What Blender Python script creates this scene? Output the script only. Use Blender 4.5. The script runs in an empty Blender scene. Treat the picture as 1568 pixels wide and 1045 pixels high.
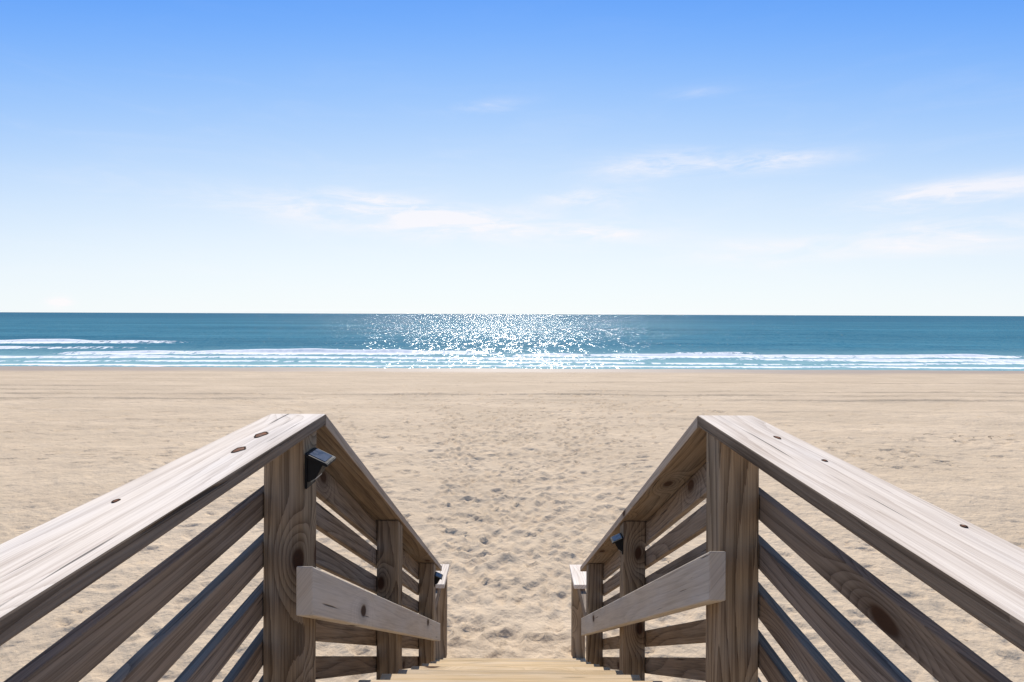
import bpy, math, random
import numpy as np
from mathutils import Vector, Matrix
random.seed(4); rng=np.random.default_rng(7)
scene=bpy.context.scene
EYE=2.4; SEA=-1.6
SUN_EL=math.radians(42); SUN_AZ=math.radians(-1.3)

# ---------------------------------------------------------------- node helper
class NT:
    def __init__(s,tree): s.t=tree; s.n=tree.nodes; s.l=tree.links
    def new(s,typ,**kw):
        nd=s.n.new(typ)
        for k,v in kw.items(): setattr(nd,k,v)
        return nd
    def put(s,sock,v):
        if hasattr(v,'links') or isinstance(v,bpy.types.NodeSocket): s.l.new(v,sock)
        else: sock.default_value=v
    def m(s,op,a,b=0.0,c=0.0,clamp=False):
        nd=s.new('ShaderNodeMath',operation=op,use_clamp=clamp)
        s.put(nd.inputs[0],a); s.put(nd.inputs[1],b)
        if op in('MULTIPLY_ADD','SMOOTH_MIN','WRAP'): s.put(nd.inputs[2],c)
        return nd.outputs[0]
    def mr(s,v,a,b,c=0.0,d=1.0,smooth=True):
        nd=s.new('ShaderNodeMapRange',interpolation_type='SMOOTHSTEP' if smooth else 'LINEAR')
        s.put(nd.inputs[0],v)
        for i,x in enumerate((a,b,c,d)): s.put(nd.inputs[i+1],x)
        return nd.outputs[0]
    def mix(s,f,a,b,blend='MIX'):
        nd=s.new('ShaderNodeMix',data_type='RGBA',blend_type=blend)
        s.put(nd.inputs[0],f)
        for sock,v in((nd.inputs[6],a),(nd.inputs[7],b)):
            if isinstance(v,tuple) and len(v)==3: v=(*v,1)
            s.put(sock,v)
        return nd.outputs[2]
    def xyz(s,x,y,z=0.0):
        nd=s.new('ShaderNodeCombineXYZ')
        s.put(nd.inputs[0],x);s.put(nd.inputs[1],y);s.put(nd.inputs[2],z)
        return nd.outputs[0]
    def sep(s,v):
        nd=s.new('ShaderNodeSeparateXYZ'); s.put(nd.inputs[0],v); return nd.outputs
    def noise(s,v,scale=1.0,detail=3.0,rough=0.5,dist=0.0,out=0):
        nd=s.new('ShaderNodeTexNoise'); s.put(nd.inputs['Vector'],v)
        nd.inputs['Scale'].default_value=scale; nd.inputs['Detail'].default_value=detail
        nd.inputs['Roughness'].default_value=rough; nd.inputs['Distortion'].default_value=dist
        return nd.outputs[out]

def newmat(name):
    m=bpy.data.materials.new(name); m.use_nodes=True
    nt=NT(m.node_tree); b=m.node_tree.nodes['Principled BSDF']
    return m,nt,b

# ---------------------------------------------------------------- wood
def wood(name,light,dark,knot=(0.07,0.035,0.02),grain=0.6,kscale=(2.0,5.0),bumpd=0.0012,cracks=0.68,silver=0.35):
    m,nt,b=newmat(name)
    tc=nt.new('ShaderNodeTexCoord').outputs['Object']
    rnd=nt.new('ShaderNodeObjectInfo').outputs['Random']
    x,y,z=nt.sep(tc)
    x=nt.m('ADD',x,nt.m('MULTIPLY',rnd,41.0))
    v=nt.m('ADD',nt.m('ADD',y,nt.m('MULTIPLY',z,0.9)),nt.m('MULTIPLY',rnd,13.0))
    kv=nt.new('ShaderNodeTexVoronoi',voronoi_dimensions='2D')
    wob=nt.noise(nt.xyz(nt.m('MULTIPLY',x,6.0),nt.m('MULTIPLY',v,20.0)),1.0,1)
    nt.put(kv.inputs['Vector'],nt.xyz(nt.m('ADD',nt.m('MULTIPLY',x,kscale[0]),nt.m('MULTIPLY',wob,0.05)),nt.m('MULTIPLY',v,kscale[1])))
    kv.inputs['Scale'].default_value=1.0
    d=kv.outputs['Distance']; cr=nt.sep(kv.outputs['Color'])[0]
    gate=nt.mr(cr,0.45,0.5)
    K=nt.m('MULTIPLY',nt.m('POWER',nt.mr(d,0.42,0.0),1.6),gate)
    lown=nt.noise(nt.xyz(nt.m('MULTIPLY',x,0.9),nt.m('MULTIPLY',v,7.0),rnd),1.0,1,0.5)
    field=nt.m('ADD',nt.m('ADD',nt.m('MULTIPLY',v,38.0),nt.m('MULTIPLY',lown,7.0)),nt.m('MULTIPLY',K,5.0))
    fb=nt.noise(nt.xyz(nt.m('MULTIPLY',x,5.0),nt.m('MULTIPLY',v,260.0),z),1.0,2,0.6)
    field=nt.m('ADD',field,nt.m('MULTIPLY',fb,0.25))
    ring=nt.m('FRACT',field)
    ring=nt.m('POWER',ring,2.2)
    blot=nt.noise(nt.xyz(nt.m('MULTIPLY',x,2.5),nt.m('MULTIPLY',v,12.0),rnd),1.0,3,0.6)
    f=nt.m('ADD',nt.m('MULTIPLY',ring,grain),nt.m('MULTIPLY',nt.mr(fb,0.35,0.7),0.45))
    f=nt.m('ADD',f,nt.m('MULTIPLY',nt.m('SUBTRACT',blot,0.5),1.1),clamp=True)
    col=nt.mix(f,light,dark)
    crack=nt.mr(nt.noise(nt.xyz(nt.m('MULTIPLY',x,2.2),nt.m('MULTIPLY',v,95.0),nt.m('MULTIPLY',rnd,9.0)),1.0,2,0.55),cracks,cracks+0.06)
    kc=nt.m('MULTIPLY',nt.mr(d,0.085,0.05),gate)
    halo=nt.m('MULTIPLY',nt.mr(d,0.2,0.05,0,0.5),gate)
    col=nt.mix(halo,col,tuple(0.5*a+0.5*c for a,c in zip(dark,knot)))
    col=nt.mix(kc,col,knot)
    col=nt.mix(nt.m('MULTIPLY',crack,0.8),col,(0.045,0.034,0.027))
    grey=nt.mr(nt.noise(nt.xyz(nt.m('MULTIPLY',x,1.6),nt.m('MULTIPLY',v,9.0),nt.m('MULTIPLY',rnd,5.0)),1.0,3,0.6),0.42,0.7,0,silver)
    hs=nt.new('ShaderNodeHueSaturation'); hs.inputs['Saturation'].default_value=0.4; nt.put(hs.inputs['Color'],col)
    col=nt.mix(grey,col,hs.outputs[0])
    tint=nt.mr(rnd,0,1,0.85,1.12,False)
    col=nt.mix(1.0,col,nt.xyz(tint,tint,tint),'MULTIPLY')
    nt.put(b.inputs['Base Color'],col)
    b.inputs['Roughness'].default_value=0.9
    b.inputs['Specular IOR Level'].default_value=0.08
    h=nt.m('SUBTRACT',nt.m('MULTIPLY',fb,0.5),nt.m('ADD',nt.m('MULTIPLY',ring,0.3),nt.m('ADD',nt.m('MULTIPLY',crack,1.6),kc)))
    bp=nt.new('ShaderNodeBump'); bp.inputs['Strength'].default_value=0.9; bp.inputs['Distance'].default_value=bumpd
    nt.put(bp.inputs['Height'],h); nt.put(b.inputs['Normal'],bp.outputs[0])
    return m
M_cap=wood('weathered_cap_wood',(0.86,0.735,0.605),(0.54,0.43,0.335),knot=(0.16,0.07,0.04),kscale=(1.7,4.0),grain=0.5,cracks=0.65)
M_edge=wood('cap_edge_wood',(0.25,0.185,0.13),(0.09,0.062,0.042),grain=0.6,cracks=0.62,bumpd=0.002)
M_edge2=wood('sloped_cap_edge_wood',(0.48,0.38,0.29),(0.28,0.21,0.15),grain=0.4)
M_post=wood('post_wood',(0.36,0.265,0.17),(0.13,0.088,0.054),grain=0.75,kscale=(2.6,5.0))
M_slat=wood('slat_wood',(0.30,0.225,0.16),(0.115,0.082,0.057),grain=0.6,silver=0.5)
M_rail=wood('handrail_wood',(0.63,0.545,0.445),(0.44,0.37,0.295),grain=0.3,silver=0.6)
M_tread=wood('tread_wood',(0.66,0.49,0.30),(0.44,0.32,0.18),grain=0.4)

def simple(name,col,rough=0.5,metal=0.0,spec=0.5):
    m,nt,b=newmat(name)
    tc=nt.new('ShaderNodeTexCoord').outputs['Object']
    n=nt.noise(tc,60.0,3)
    nt.put(b.inputs['Base Color'],nt.mix(nt.mr(n,0.3,0.7),tuple(c*0.8 for c in col),tuple(min(1,c*1.2) for c in col)))
    nt.put(b.inputs['Roughness'],nt.mr(n,0.3,0.7,rough*0.85,rough*1.15))
    b.inputs['Metallic'].default_value=metal; b.inputs['Specular IOR Level'].default_value=spec
    return m
M_black=simple('black_plastic',(0.008,0.008,0.009),0.6,0.0,0.2)
M_panel=simple('solar_panel_glass',(0.010,0.028,0.07),0.3,0.0,0.06)
M_lens=simple('lamp_lens',(0.35,0.35,0.32),0.3)
M_knot=simple('wood_knot',(0.20,0.09,0.05),0.8,0.0,0.1)
M_hole=simple('knot_ring',(0.05,0.03,0.02),0.9,0.0,0.05)

def link(o): scene.collection.objects.link(o); return o
def empty(name,loc=(0,0,0)):
    e=bpy.data.objects.new(name,None); e.location=loc; e.empty_display_size=0.2; return link(e)

def prism(name,vs,axis,mat,parent,bev=0.003,side=None,edge=None):
    import bmesh
    X=Vector(axis).normalized()
    Y=Vector(side) if side else (Vector((1,0,0)) if abs(X.x)<0.9 else Vector((0,1,0)))
    Z=X.cross(Y).normalized(); Y=Z.cross(X).normalized()
    c=sum((Vector(v) for v in vs),Vector())/8
    M=Matrix((( X.x,Y.x,Z.x,c.x),(X.y,Y.y,Z.y,c.y),(X.z,Y.z,Z.z,c.z),(0,0,0,1)))
    Mi=M.inverted()
    me=bpy.data.meshes.new(name)
    fs=[(0,1,2,3),(7,6,5,4),(0,4,5,1),(1,5,6,2),(2,6,7,3),(3,7,4,0)]
    me.from_pydata([Mi@Vector(v) for v in vs],[],fs)
    bm=bmesh.new(); bm.from_mesh(me); bmesh.ops.recalc_face_normals(bm,faces=bm.faces)
    if bev: bmesh.ops.bevel(bm,geom=list(bm.edges),offset=bev,segments=2,affect='EDGES',profile=0.5)
    me.materials.append(mat)
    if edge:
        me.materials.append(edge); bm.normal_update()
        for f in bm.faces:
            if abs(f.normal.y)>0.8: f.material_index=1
    bm.to_mesh(me); bm.free()
    o=bpy.data.objects.new(name,me); o.matrix_world=M
    link(o)
    if parent: o.parent=parent
    return o
def runboard(name,x0,x1,y0,z0,y1,z1,th,mat,parent,bev=0.003,edge=None):
    vs=[(x0,y0,z0),(x1,y0,z0),(x1,y0,z0-th),(x0,y0,z0-th),(x0,y1,z1),(x1,y1,z1),(x1,y1,z1-th),(x0,y1,z1-th)]
    return prism(name,vs,(0,y1-y0,z1-z0),mat,parent,bev,None,edge)
def post(name,x0,x1,y0,y1,zb,zt0,zt1,mat,parent,bev=0.004):
    vs=[(x0,y0,zb),(x1,y0,zb),(x1,y1,zb),(x0,y1,zb),(x0,y0,zt0),(x1,y0,zt0),(x1,y1,zt1),(x0,y1,zt1)]
    return prism(name,vs,(0,0,1),mat,parent,bev)

# ---------------------------------------------------------------- railings
S=0.58; PY=1.43; ZT=EYE-0.243; W=0.089; CT=0.027
def captop(y):
    return ZT-(PY-y)*0.028 if y<=PY else ZT-(y-PY)*S
def knot(x,y,rx,ry,parent,seed):
    """a loosened knot in the cap: dark ring around a reddish core, 1 mm proud"""
    r=random.Random(seed); vs=[];fs=[];mi=[]
    N=22; rad=[1+0.3*r.uniform(-1,1) for _ in range(N)]
    rad=[(rad[i]+rad[i-1]+rad[(i+1)%N])/3 for i in range(N)]
    for s,h in ((1.0,0.0003),(0.92,0.0012),(0.78,0.0012),(0.74,0.0005),(0.35,0.0016)):
        for i in range(N):
            a=i/N*6.2832; px=x+rx*s*rad[i]*math.cos(a); py=y+ry*s*rad[i]*math.sin(a)
            vs.append((px,py,captop(py)+h))
    vs.append((x,y,captop(y)+0.0018))
    for k in range(4):
        for i in range(N):
            j=(i+1)%N; fs.append((k*N+i,k*N+j,(k+1)*N+j,(k+1)*N+i)); mi.append(1 if k in(0,1,2) else 0)
    for i in range(N): fs.append((4*N+i,4*N+(i+1)%N,5*N)); mi.append(0)
    me=bpy.data.meshes.new('knot'); me.from_pydata(vs,[],fs); me.materials.append(M_knot); me.materials.append(M_hole)
    me.polygons.foreach_set('material_index',mi)
    o=bpy.data.objects.new('knot',me); link(o); o.parent=parent
def railing(sg,hr0,post4):
    R=empty('wooden_stair_railing')
    def X(a,b): return (min(sg*a,sg*b),max(sg*a,sg*b))
    c0,c1=X(0.449,0.583)
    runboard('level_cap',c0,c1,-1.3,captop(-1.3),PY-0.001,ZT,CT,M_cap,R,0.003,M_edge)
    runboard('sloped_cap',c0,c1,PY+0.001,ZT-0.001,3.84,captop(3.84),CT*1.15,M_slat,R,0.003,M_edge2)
    p0,p1=X(0.457,0.546)
    ys=[-0.95,1.30,2.40,3.50]
    for i,y in enumerate(ys):
        zt0=captop(y)-CT-0.001; zt1=captop(y+W)-CT-0.001
        if y>PY: zt0-=0.006; zt1-=0.006
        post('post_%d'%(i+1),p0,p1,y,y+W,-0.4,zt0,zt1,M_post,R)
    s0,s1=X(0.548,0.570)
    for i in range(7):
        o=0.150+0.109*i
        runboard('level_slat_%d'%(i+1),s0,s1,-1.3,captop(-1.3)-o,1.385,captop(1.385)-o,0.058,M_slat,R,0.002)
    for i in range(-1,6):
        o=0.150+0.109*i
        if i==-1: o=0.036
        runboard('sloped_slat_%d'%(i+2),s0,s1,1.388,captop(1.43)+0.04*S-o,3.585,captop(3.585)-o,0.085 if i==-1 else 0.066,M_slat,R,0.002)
    h0,h1=X(0.419,0.455)
    ya=1.25; yb=3.52
    runboard('handrail',h0,h1,ya,hr0,yb,hr0-(yb-ya)*0.577,0.105,M_rail,R)
    q=post4; a,b=X(q,q+W)
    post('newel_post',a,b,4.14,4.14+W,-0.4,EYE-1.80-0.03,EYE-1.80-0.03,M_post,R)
    a,b=X(q-0.012,q+0.115)
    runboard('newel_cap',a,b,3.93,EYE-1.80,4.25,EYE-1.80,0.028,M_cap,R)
    a,b=X(q+0.03,q+0.066)
    runboard('newel_brace',a,b,3.592,EYE-1.84,4.138,EYE-1.84,0.085,M_slat,R)
    return R
RL=railing(-1,EYE-0.535,0.455)
RR=railing(1,EYE-0.50,0.432)
knot(-0.512,1.208,0.011,0.026,RL,1); knot(-0.502,1.09,0.010,0.020,RL,2); knot(-0.545,0.815,0.004,0.008,RL,3)
knot(0.540,1.20,0.006,0.012,RR,4); knot(0.546,1.03,0.004,0.007,RR,5); knot(0.563,0.735,0.0035,0.005,RR,6)

# ---------------------------------------------------------------- stairs + boardwalk
ST=empty('wooden_staircase')
D0,Z0,RUN,RISE=1.76,EYE-1.09,0.313,0.173
for k in range(1,8):
    y1=D0+RUN*k; z=Z0-RISE*k
    for j,(a,b) in enumerate(((y1-0.30,y1-0.155),(y1-0.149,y1))):
        prism('tread_%d_%d'%(k,j),[(-0.452,a,z),(-0.452,b,z),(-0.452,b,z-0.036),(-0.452,a,z-0.036),(0.452,a,z),(0.452,b,z),(0.452,b,z-0.036),(0.452,a,z-0.036)],(1,0,0),M_tread,ST)
for x in (-0.435,-0.02,0.397):
    runboard('stringer',x,x+0.038,D0-0.02,Z0-0.215,D0+RUN*7-0.02,Z0-0.215-RISE*7,0.2,M_post,ST)
BW=empty('wooden_boardwalk')
y=D0;i=0
while y>-1.3:
    a=y-0.14
    prism('plank_%d'%i,[(-0.452,a,Z0),(-0.452,y,Z0),(-0.452,y,Z0-0.036),(-0.452,a,Z0-0.036),(0.452,a,Z0),(0.452,y,Z0),(0.452,y,Z0-0.036),(0.452,a,Z0-0.036)],(1,0,0),M_tread,BW)
    y-=0.146;i+=1
for x in (-0.43,-0.02,0.39):
    runboard('joist',x,x+0.038,-1.25,Z0-0.04,D0-0.03,Z0-0.04,0.18,M_post,BW)

# ---------------------------------------------------------------- solar lights
def solar_light(x,y,z,sg,s=1.0):
    import bmesh
    E=empty('solar_post_light',(x,y,z))
    def part(name,pts,faces,mat,bev=0.0015):
        me=bpy.data.meshes.new(name); me.from_pydata([(sg*p[0]*s,p[1]*s,p[2]*s) for p in pts],[],faces)
        bm=bmesh.new(); bm.from_mesh(me); bmesh.ops.recalc_face_normals(bm,faces=bm.faces)
        if bev: bmesh.ops.bevel(bm,geom=list(bm.edges),offset=bev*s,segments=2,affect='EDGES')
        bm.to_mesh(me); bm.free(); me.materials.append(mat)
        o=bpy.data.objects.new(name,me); link(o); o.parent=E; return o
    F=[(0,1,2,3),(7,6,5,4),(0,4,5,1),(1,5,6,2),(2,6,7,3),(3,7,4,0)]
    def bx(x0,x1,y0,y1,z0,z1): return [(x0,y0,z0),(x1,y0,z0),(x1,y1,z0),(x0,y1,z0),(x0,y0,z1),(x1,y0,z1),(x1,y1,z1),(x0,y1,z1)]
    part('backplate',bx(0,0.006,-0.033,0.033,-0.06,0.028),F,M_black)
    part('housing',[(0.006,-0.03,-0.045),(0.026,-0.03,-0.034),(0.026,0.03,-0.034),(0.006,0.03,-0.045),(0.006,-0.03,0.018),(0.044,-0.03,0.0),(0.044,0.03,0.0),(0.006,0.03,0.018)],F,M_black)
    def q(t,zz): return t,0.021-(t-0.004)*0.47+zz
    def slab(t0,t1,y0,y1,za,zb):
        a=q(t0,za);b=q(t1,za);c=q(t0,zb);d=q(t1,zb)
        return [(a[0],y0,a[1]),(b[0],y0,b[1]),(b[0],y1,b[1]),(a[0],y1,a[1]),(c[0],y0,c[1]),(d[0],y0,d[1]),(d[0],y1,d[1]),(c[0],y1,c[1])]
    part('panel_frame',slab(0.002,0.056,-0.038,0.038,-0.002,0.006),F,M_black)
    part('solar_panel',slab(0.009,0.049,-0.030,0.030,0.0055,0.0075),F,M_panel,0.0004)
    part('lens',[(0.012,-0.024,-0.046),(0.024,-0.024,-0.038),(0.024,0.024,-0.038),(0.012,0.024,-0.046),(0.012,-0.024,-0.036),(0.024,-0.024,-0.03),(0.024,0.024,-0.03),(0.012,0.024,-0.036)],F,M_lens,0.0005)
    return E
solar_light(-0.4565,1.335,EYE-0.335,1,0.9)
solar_light(0.4565,2.43,EYE-0.93,-1,0.8)
solar_light(-0.4565,3.545,EYE-1.58,1,0.8)

# ---------------------------------------------------------------- value noise in numpy
def vnoise(x,y,seed=0):
    r=np.random.default_rng(seed); T=r.random((256,256)).astype(np.float32)
    xi=np.floor(x).astype(int); yi=np.floor(y).astype(int); fx=x-xi; fy=y-yi
    fx=fx*fx*(3-2*fx); fy=fy*fy*(3-2*fy)
    a=T[xi%256,yi%256];b=T[(xi+1)%256,yi%256];c=T[xi%256,(yi+1)%256];d=T[(xi+1)%256,(yi+1)%256]
    return (a*(1-fx)+b*fx)*(1-fy)+(c*(1-fx)+d*fx)*fy-0.5
def fbm(x,y,seed,o=4):
    s=0;a=1
    for i in range(o): s=s+a*vnoise(x*2**i+i*17.3,y*2**i+i*9.1,seed+i); a*=0.5
    return s
def gridmesh(name,xs,ys,Z,mat,attr=None):
    nx,ny=len(xs),len(ys)
    GX,GY=np.meshgrid(xs,ys,indexing='ij')
    co=np.stack([GX,GY,Z],-1).reshape(-1,3).astype(np.float32)
    i=np.arange(nx-1)[:,None]; j=np.arange(ny-1)[None,:]
    a=(i*ny+j).ravel(); q=np.stack([a,a+ny,a+ny+1,a+1],-1).astype(np.int32)
    me=bpy.data.meshes.new(name)
    me.vertices.add(nx*ny); me.vertices.foreach_set('co',co.ravel())
    nf=len(q); me.loops.add(nf*4); me.loops.foreach_set('vertex_index',q.ravel())
    me.polygons.add(nf); me.polygons.foreach_set('loop_start',np.arange(0,nf*4,4,dtype=np.int32))
    me.polygons.foreach_set('loop_total',np.full(nf,4,dtype=np.int32))
    me.polygons.foreach_set('use_smooth',np.ones(nf,dtype=bool))
    me.update(calc_edges=True)
    if attr is not None:
        for k,v in attr.items():
            at=me.attributes.new(k,'FLOAT','POINT'); at.data.foreach_set('value',v.ravel().astype(np.float32))
    me.materials.append(mat)
    o=bpy.data.objects.new(name,me); return link(o)
def axis(fine0,fine1,h,end0,end1,g):
    a=list(np.arange(fine0,fine1,h)); s=h;p=a[-1]
    while p<end1: s*=g;p+=s;a.append(p)
    s=h;p=a[0];b=[]
    while p>end0: s*=g;p-=s;b.append(p)
    return np.array(b[::-1]+a)

# ---------------------------------------------------------------- sand
xs=axis(-5,5,0.028,-3000,3000,1.022)
ys=axis(1.8,9.5,0.028,-300,260,1.009)
GX,GY=np.meshgrid(xs,ys,indexing='ij')
base=np.interp(GY,[-300,8,26,43,70,260],[0,0,-0.72,-1.6,-2.6,-5])
H=np.zeros_like(GX); TR=np.zeros_like(GX)
fade=np.clip((46-GY)/10,0,1)*np.clip((60-np.abs(GX))/20,0,1)
H+=0.05*fbm(GX*0.35,GY*0.5,1,3)*fade+0.020*fbm(GX*2.6,GY*2.6,5,4)*fade
H+=0.05*vnoise(GX*0.05,GY*0.2,40)*(GY>30)
def stamp(cx,cy,ang,L,Wd,dep):
    r=L*1.6
    i0,i1=np.searchsorted(xs,[cx-r,cx+r]); j0,j1=np.searchsorted(ys,[cy-r,cy+r])
    if i1-i0<2 or j1-j0<2: return
    X=GX[i0:i1,j0:j1]-cx; Y=GY[i0:i1,j0:j1]-cy
    u=X*math.cos(ang)+Y*math.sin(ang); v=-X*math.sin(ang)+Y*math.cos(ang)
    w=Wd*(1+0.25*u/L)
    rr=(u/(L*0.5))**2+(v/(w*0.5))**2
    h=H[i0:i1,j0:j1]
    k=np.exp(-rr**1.8*0.8)
    m=h.mean()
    H[i0:i1,j0:j1]=h*(1-0.75*k)+m*0.75*k-dep*k+dep*0.45*np.exp(-((np.sqrt(rr)-1.35)/0.35)**2)
def fp(cx,cy,heading,s=1.0,dep=None):
    far=1+max(0,cy-9)*0.10
    stamp(cx,cy,heading,random.uniform(0.20,0.28)*s,random.uniform(0.09,0.12)*s,(dep or random.uniform(0.010,0.028))*min(far,2.0))
for t in range(70):
    y=random.uniform(3.8,6); x=random.gauss(0,0.7); hd=math.radians(90)+random.gauss(0,0.14)*(1 if random.random()<0.6 else 2.6)
    k=0
    while y<random.uniform(12,30) and k<50:
        sx=0.1*(1 if k%2 else -1)
        fp(x+sx*math.sin(hd),y-sx*math.cos(hd),hd+random.gauss(0,0.15))
        st=random.uniform(0.5,0.72); x+=st*math.cos(hd); y+=st*math.sin(hd); hd+=random.gauss(0,0.03); k+=1
for t in range(120):
    x=random.uniform(-22,24); y=random.choice([random.uniform(3,10),random.uniform(6,24)]); hd=random.uniform(0,6.28)
    for k in range(random.randint(8,40)):
        sx=0.1*(1 if k%2 else -1)
        fp(x+sx*math.sin(hd),y-sx*math.cos(hd),hd,1.0)
        st=random.uniform(0.5,0.75); x+=st*math.cos(hd); y+=st*math.sin(hd); hd+=random.gauss(0,0.05)
        if y<2.5: break
for t in range(450):
    fp(random.gauss(0,1.5),3.6+abs(random.gauss(0,3.5)),random.uniform(0,6.28),random.uniform(0.5,0.9))
for t in range(1300):
    fp(random.uniform(-9,12),random.uniform(2,13),random.uniform(0,6.28),random.uniform(0.3,0.8),random.uniform(0.006,0.016))
for cx,cy,sx_,sy_,n in ((3.6,18.5,1.6,1.5,70),(6.9,10.6,0.9,0.6,40),(-3.0,20,2.5,1.5,50),(10.5,11.5,1.8,1.6,90),(-12,14,3,2,60)):
    for t in range(n): fp(random.gauss(cx,sx_),random.gauss(cy,sy_),random.uniform(0,6.28),random.uniform(0.8,1.1),random.uniform(0.02,0.038))
for yc,dd,sl,seed in ((19.8,0.05,0.004,1),(21.3,0.05,0.004,2),(22.9,0.05,-0.004,3),(24.6,0.05,-0.004,4),(16.5,0.02,0.012,5),(28,0.05,0.0,6),(29.7,0.05,0.0,7),(33,0.04,0.002,8)):
    yy=yc+GX*sl+0.25*vnoise(GX*0.08,GX*0+yc,9)
    t=(GY-yy)/0.15
    vis=np.clip(0.55+1.3*vnoise(GX*0.06+seed*7.1,GY*0+seed,11)+0.7*vnoise(GX*0.5,GY*0+seed,12),0,1.2)
    gk=np.exp(-t**2)
    H+=dd*(-gk+0.6*np.exp(-((np.abs(t)-1.9)/0.5)**2))*vis*fade
    TR=np.maximum(TR,np.exp(-(t/1.3)**2)*vis*min(1,dd/0.05))
Zs=base+H

M_sand,nt,b=newmat('beach_sand')
pos=nt.new('ShaderNodeNewGeometry').outputs['Position']
x,y,z=nt.sep(pos)
tr=nt.new('ShaderNodeAttribute',attribute_name='track').outputs['Fac']
n1=nt.noise(pos,0.35,3,0.6); n2=nt.noise(pos,7.0,3,0.65); n3=nt.noise(pos,230.0,1,0.7)
nx=nt.noise(nt.xyz(nt.m('MULTIPLY',x,0.12),nt.m('MULTIPLY',y,0.9)),1.0,4,0.6)
col=nt.mix(nt.mr(n1,0.3,0.7),(0.585,0.455,0.315),(0.68,0.53,0.37))
col=nt.mix(nt.mr(nx,0.35,0.7,0,0.65),col,(0.54,0.415,0.285))
col=nt.mix(nt.mr(n2,0.3,0.75,0,0.3),col,(0.485,0.37,0.255))
col=nt.mix(nt.mr(n3,0.5,0.75,0,0.45),col,(0.34,0.26,0.175))
col=nt.mix(nt.m('MULTIPLY',tr,0.5),col,(0.32,0.24,0.16))
fl=nt.mr(nt.noise(nt.xyz(nt.m('MULTIPLY',x,9.0),nt.m('MULTIPLY',y,6.0)),1.0,3,0.75),0.645,0.71)
patch=nt.mr(nt.noise(nt.xyz(nt.m('MULTIPLY',x,0.3),nt.m('MULTIPLY',y,0.5)),1.0,2),0.45,0.62)
col=nt.mix(nt.m('MULTIPLY',nt.m('MULTIPLY',fl,patch),0.7),col,(0.15,0.105,0.07))
wet=nt.mr(nt.m('ADD',y,nt.m('MULTIPLY',nt.noise(nt.xyz(nt.m('MULTIPLY',x,0.08),0.0),1.0,3),5.0)),38.0,42.0)
col=nt.mix(nt.m('MULTIPLY',wet,0.85),col,(0.34,0.245,0.17))
nt.put(b.inputs['Base Color'],col)
nt.put(b.inputs['Roughness'],nt.mr(wet,0,1,0.95,0.5,False))
nt.put(b.inputs['Specular IOR Level'],nt.mr(wet,0,1,0.08,0.2,False))
bh=nt.m('ADD',nt.noise(pos,2.6,4,0.6),nt.m('ADD',nt.m('MULTIPLY',nt.noise(pos,11.0,4,0.6),0.3),nt.m('MULTIPLY',n3,0.02)))
vor=nt.new('ShaderNodeTexVoronoi',feature='SMOOTH_F1'); nt.put(vor.inputs['Vector'],pos); vor.inputs['Scale'].default_value=2.2
far=nt.m('MULTIPLY',nt.mr(y,7.0,11.0),nt.mr(n1,0.42,0.6))
bh=nt.m('ADD',bh,nt.m('MULTIPLY',nt.m('MULTIPLY',nt.mr(vor.outputs['Distance'],0.1,0.4),far),0.4))
bh=nt.m('MULTIPLY',bh,nt.mr(wet,0,1,1,0.1,False))
bh=nt.m('MULTIPLY',bh,nt.mr(y,8.0,24.0,1.0,0.6))
bp=nt.new('ShaderNodeBump'); bp.inputs['Strength'].default_value=0.9; bp.inputs['Distance'].default_value=0.075
nt.put(bp.inputs['Height'],bh); nt.put(b.inputs['Normal'],bp.outputs[0])
sand=gridmesh('beach_sand',xs,ys,Zs,M_sand,{'track':TR})

# ---------------------------------------------------------------- sea
wx=axis(-90,90,0.3,-9000,9000,1.05)
wy=axis(40,100,0.18,39.5,9000,1.02)
WX,WY=np.meshgrid(wx,wy,indexing='ij')
Zw=np.zeros_like(WX); foam=np.zeros_like(WX)
shore=np.clip((WY-44)/14,0,1)
Zw+=0.10*fbm(WX*0.04,WY*0.22,61,4)*shore*np.clip((600-WY)/300,0,1)
def breaker(yc,hgt,x0,x1,seed,amp=1.5,slope=0.0,wid=1.2,back=3.0,dens=1.0):
    global Zw,foam
    yy=yc+slope*WX+amp*2*vnoise(WX*0.045,WX*0+seed,seed)+0.7*fbm(WX*0.3,WX*0,seed+3,3)
    on=np.clip((WX-x0)/6,0,1)*np.clip((x1-WX)/6,0,1)
    t=WY-yy
    prof=np.where(t<0,np.exp(-(t/(wid*0.5))**2),np.exp(-(t/wid)**2))
    lump=(0.75+0.7*vnoise(WX*0.25,WX*0+2,seed+7))
    Zw+=hgt*prof*on*lump
    f=np.where(t<0,np.exp(-(t/back)**2)*0.85,np.exp(-(t/(wid*0.45))**2))
    foam=np.maximum(foam,f*on*dens*np.clip(lump+0.15,0,1.2))
breaker(59.5,0.42,-46,1,21,0.8,0.03,1.2,2.6,1.3)
breaker(57.5,0.26,-3,70,22,1.0,-0.02,1.0,1.7,1.05)
breaker(82,0.45,-95,-41,23,1.0,0.05,1.6,4.0,1.0)
breaker(65,0.28,-100,-40,28,1.2,0.0,1.2,2.2,0.9)
breaker(60,0.36,14,27,31,0.6,0.03,1.0,1.5,0.95)
breaker(53.0,0.15,-75,16,24,1.0,0.01,0.7,1.1,0.95)
breaker(52,0.17,18,75,25,1.0,0.01,0.7,1.4,1.1)
breaker(48.6,0.07,-80,80,26,0.9,0.0,0.5,0.9,0.82)
breaker(44.8,0.03,-80,80,27,0.9,0.0,0.5,0.8,1.0)
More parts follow.
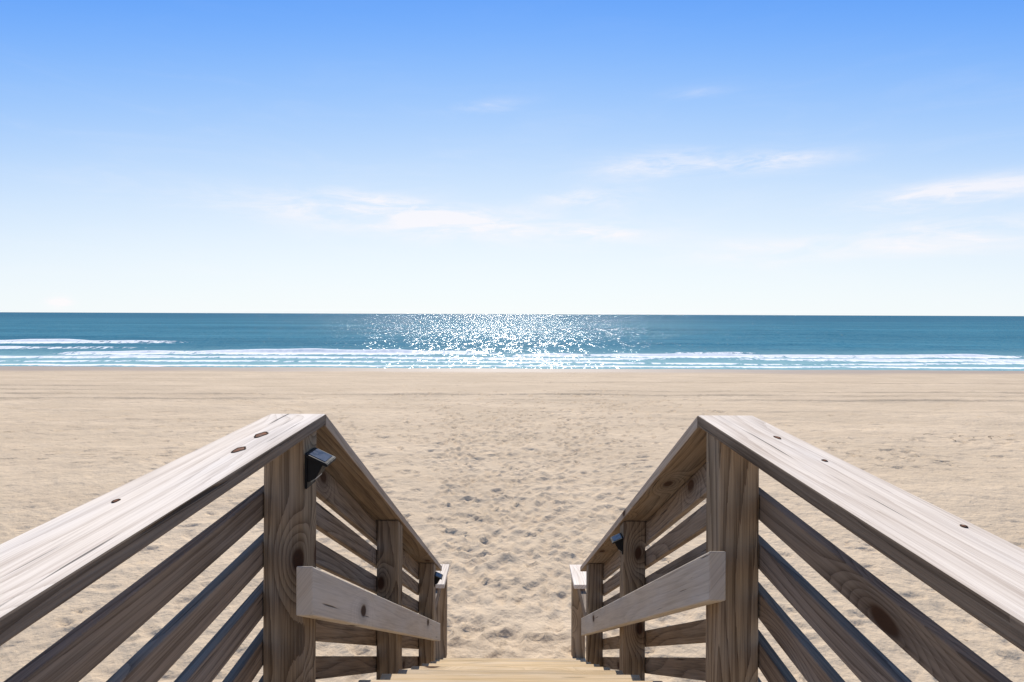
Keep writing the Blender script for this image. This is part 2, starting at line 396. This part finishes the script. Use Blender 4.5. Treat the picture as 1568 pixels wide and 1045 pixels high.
for yc,hg,x0,x1,sd in((68,0.3,-40,90,51),(79,0.4,-42,60,52),(96,0.4,-120,120,53),(120,0.4,-150,150,54),(150,0.4,-200,200,55)):
    yy=yc+3*vnoise(WX*0.03,WX*0+sd,sd); on=np.clip((WX-x0)/15,0,1)*np.clip((x1-WX)/15,0,1)
    t=WY-yy; Zw+=hg*0.6*on*np.exp(-(t/2.0)**2)*(0.6+0.8*vnoise(WX*0.06,WX*0,sd+4))
M_sea,nt,b=newmat('sea_water')
M_sea.node_tree.nodes.remove(b)
geo=nt.new('ShaderNodeNewGeometry'); pos=geo.outputs['Position']
x,y,z=nt.sep(pos)
at=nt.new('ShaderNodeAttribute',attribute_name='foam').outputs['Fac']
shal=nt.mr(y,45.0,74.0)
stre=nt.noise(nt.xyz(nt.m('MULTIPLY',x,0.006),nt.m('MULTIPLY',y,0.035)),1.0,4,0.6)
strf=nt.noise(nt.xyz(nt.m('MULTIPLY',x,0.10),nt.m('MULTIPLY',y,0.35)),1.0,4,0.65)
deep=nt.mix(nt.mr(nt.m('ADD',nt.m('MULTIPLY',stre,0.6),nt.m('MULTIPLY',strf,0.4)),0.36,0.66),(0.036,0.145,0.205),(0.066,0.225,0.295))
deep=nt.mix(nt.mr(y,90.0,700.0,0.0,0.65),deep,(0.032,0.122,0.19))
col=nt.mix(shal,(0.24,0.41,0.43),deep)
fn=nt.noise(nt.xyz(nt.m('MULTIPLY',x,1.5),nt.m('MULTIPLY',y,0.7)),1.0,5,0.7)
fm=nt.m('ADD',at,nt.m('MULTIPLY',nt.m('SUBTRACT',fn,0.5),2.2))
fm=nt.m('MULTIPLY',nt.mr(fm,0.32,0.58),nt.mr(at,0.03,0.2))
wc=nt.sep(nt.noise(nt.xyz(nt.m('MULTIPLY',x,2.6),nt.m('MULTIPLY',y,1.8)),1.0,3,0.65,0,1))
grp=nt.noise(nt.xyz(nt.m('MULTIPLY',x,0.9),nt.m('MULTIPLY',y,0.10)),1.0,4,0.8)
gm=nt.m('MULTIPLY',nt.mr(grp,0.42,0.66,0.6,1.9),nt.mr(y,50.0,140.0,0.62,1.0))
def pert(ax,ay,bx_,scaled):
    fx=nt.m('MULTIPLY',gm,ax) if scaled else ax
    fy=nt.m('MULTIPLY',gm,ay) if scaled else ay
    sx=nt.m('MULTIPLY',nt.m('SUBTRACT',wc[0],0.5),fx)
    sy=nt.m('MULTIPLY',nt.m('SUBTRACT',wc[1],bx_),fy)
    va=nt.new('ShaderNodeVectorMath',operation='ADD'); nt.put(va.inputs[0],geo.outputs['Normal']); nt.put(va.inputs[1],nt.xyz(sx,sy,0.0))
    vn=nt.new('ShaderNodeVectorMath',operation='NORMALIZE'); nt.put(vn.inputs[0],va.outputs[0]); return vn.outputs[0]
dif=nt.new('ShaderNodeBsdfDiffuse'); nt.put(dif.inputs['Color'],nt.mix(fm,col,(0.93,0.92,0.90))); nt.put(dif.inputs['Normal'],pert(0.45,0.6,0.5,False))
glo=nt.new('ShaderNodeBsdfGlossy'); glo.inputs['Roughness'].default_value=0.17; nt.put(glo.inputs['Normal'],pert(2.1,2.3,0.56,True))
mx=nt.new('ShaderNodeMixShader'); nt.put(mx.inputs[0],nt.mr(fm,0,1,0.085,0.01,False))
nt.l.new(dif.outputs[0],mx.inputs[1]); nt.l.new(glo.outputs[0],mx.inputs[2])
nt.l.new(mx.outputs[0],M_sea.node_tree.nodes['Material Output'].inputs['Surface'])
sea=gridmesh('sea_water',wx,wy,Zw+SEA,M_sea,{'foam':foam})

# ---------------------------------------------------------------- washed-up twigs
def twigs():
    vs=[];fs=[]
    def stick(p,a,L,r,z0):
        n=6; prev=None
        for i in range(n+1):
            t=i/n; c=(p[0]+math.cos(a)*L*t,p[1]+math.sin(a)*L*t,z0+r+0.012*math.sin(t*3.1))
            rr=r*(1-0.6*t); ring=[]
            for k in range(5):
                th=k/5*6.283
                ring.append(len(vs)); vs.append((c[0]-math.sin(a)*rr*math.cos(th),c[1]+math.cos(a)*rr*math.cos(th),c[2]+rr*math.sin(th)))
            if prev:
                for k in range(5): fs.append((prev[k],prev[(k+1)%5],ring[(k+1)%5],ring[k]))
            prev=ring; a+=random.gauss(0,0.2)
    def gz(x,y):
        i=np.searchsorted(xs,x); j=np.searchsorted(ys,y); return float(Zs[i,j])
    for cx,cy,n,sp in((9.9,12.2,16,0.45),(0.8,15.3,2,0.3),(-5.5,13,2,0.5)):
        for i in range(n):
            px=random.gauss(cx,sp);py=random.gauss(cy,sp)
            stick((px,py),random.gauss(0,0.7),random.uniform(0.08,0.35),random.uniform(0.003,0.006),gz(px,py))
    me=bpy.data.meshes.new('driftwood_twigs'); me.from_pydata(vs,[],fs)
    me.materials.append(simple('driftwood',(0.12,0.085,0.06),0.9)); link(bpy.data.objects.new('driftwood_twigs',me))
twigs()

# ---------------------------------------------------------------- sun
d=Vector((math.sin(SUN_AZ)*math.cos(SUN_EL),math.cos(SUN_AZ)*math.cos(SUN_EL),math.sin(SUN_EL)))
L=bpy.data.lights.new('sun','SUN'); L.energy=5.0; L.angle=math.radians(0.5); L.color=(1.0,0.945,0.865)
so=bpy.data.objects.new('sun',L); so.rotation_euler=d.to_track_quat('Z','Y').to_euler(); so.location=(0,20,20); link(so)

# ---------------------------------------------------------------- sky
w=bpy.data.worlds.new('World'); scene.world=w; w.use_nodes=True
nt=NT(w.node_tree); bg=w.node_tree.nodes['Background']
STR=0.11
sky=nt.new('ShaderNodeTexSky',sky_type='NISHITA'); sky.sun_disc=False
sky.sun_elevation=SUN_EL; sky.sun_rotation=SUN_AZ; sky.air_density=1.0; sky.dust_density=0.1; sky.ozone_density=3.0
sky.altitude=0
g=nt.new('ShaderNodeTexCoord').outputs['Generated']
dx,dy,dz=nt.sep(g)
az=nt.m('ARCTAN2',dx,dy); el=nt.m('ARCSINE',dz)
ramp=nt.new('ShaderNodeValToRGB'); cr=ramp.color_ramp; cr.interpolation='B_SPLINE'
stops=[(0.0,(0.91,0.97,1.0)),(0.08,(0.89,0.955,1.0)),(0.17,(0.75,0.87,1.0)),(0.28,(0.48,0.69,1.0)),(0.40,(0.25,0.51,1.0)),(0.52,(0.09,0.34,1.0)),(0.70,(0.10,0.24,0.60)),(1.0,(0.10,0.19,0.38))]
while len(cr.elements)<len(stops): cr.elements.new(0.5)
for e,(p,c) in zip(cr.elements,stops): e.position=p; e.color=(*c,1)
nt.put(ramp.inputs[0],nt.m('ADD',nt.m('MAXIMUM',el,0.0),nt.m('MULTIPLY',nt.m('MULTIPLY',nt.m('MINIMUM',nt.m('MULTIPLY',az,az),0.8),nt.mr(el,-0.05,0.45,0.45,1.0)),0.2)))
k=1/STR
clear=nt.mix(1.0,ramp.outputs[0],(k,k,k),'MULTIPLY')
skyc=nt.mix(0.92,sky.outputs[0],clear)
wv=nt.xyz(nt.m('MULTIPLY',az,5.0),nt.m('MULTIPLY',el,26.0))
n=nt.noise(wv,1.0,7,0.62,0.6)
n2=nt.noise(nt.xyz(nt.m('MULTIPLY',az,16.0),nt.m('MULTIPLY',el,60.0)),1.0,4,0.6,0.8)
total=None
def pxdir(px,py): 
    u=(px-784)/905; v=(481-py)/905
    return math.atan(u), math.asin(v/math.sqrt(1+u*u+v*v))
for px,py,sx,sy,st,tilt in((650,338,240,22,1.3,-0.05),(590,312,80,10,1.1,-0.12),(1010,252,80,15,1.2,0.02),(1170,246,90,12,1.1,-0.03),(1450,296,140,17,1.3,0.05),(1440,360,150,22,1.1,0),(915,358,55,11,1.0,0),(900,305,70,14,0.8,0),(740,165,60,9,0.3,0.1),(1065,140,45,7,0.2,0),(92,467,18,9,2.2,0),(1180,385,120,20,0.6,0)):
    a0,e0=pxdir(px,py)
    da=nt.m('DIVIDE',nt.m('SUBTRACT',az,a0),sx/905*math.cos(a0)**2); 
    de=nt.m('DIVIDE',nt.m('SUBTRACT',el,nt.m('ADD',nt.m('MULTIPLY',nt.m('SUBTRACT',az,a0),tilt),e0)),sy/905*math.cos(a0))
    r=nt.m('ADD',nt.m('MULTIPLY',da,da),nt.m('MULTIPLY',de,de))
    gss=nt.m('MULTIPLY',nt.m('EXPONENT',nt.m('MULTIPLY',r,-1.0)),st)
    total=gss if total is None else nt.m('ADD',total,gss)
cm=nt.m('MULTIPLY',total,nt.m('ADD',nt.mr(n,0.34,0.66),nt.m('MULTIPLY',nt.mr(n2,0.4,0.7),0.5)))
cm=nt.m('ADD',cm,nt.m('MULTIPLY',nt.mr(n,0.45,0.8),nt.mr(el,0.42,0.2,0.02,0.12)),clamp=True)
out=nt.mix(nt.m('MULTIPLY',cm,0.7),skyc,(1.02*k,0.97*k,0.985*k))
nt.put(bg.inputs['Color'],out); bg.inputs['Strength'].default_value=STR

# ---------------------------------------------------------------- camera
cam=bpy.data.cameras.new('camera'); cam.sensor_width=36; cam.lens=905/1568*36; cam.shift_y=-41.5/1568
cam.clip_start=0.02; cam.clip_end=30000
co=bpy.data.objects.new('camera',cam); co.location=(0,0,EYE); co.rotation_euler=(math.radians(90),-0.0038,0); link(co)
scene.camera=co
scene.view_settings.view_transform='Standard'; scene.view_settings.look='None'; scene.view_settings.exposure=0
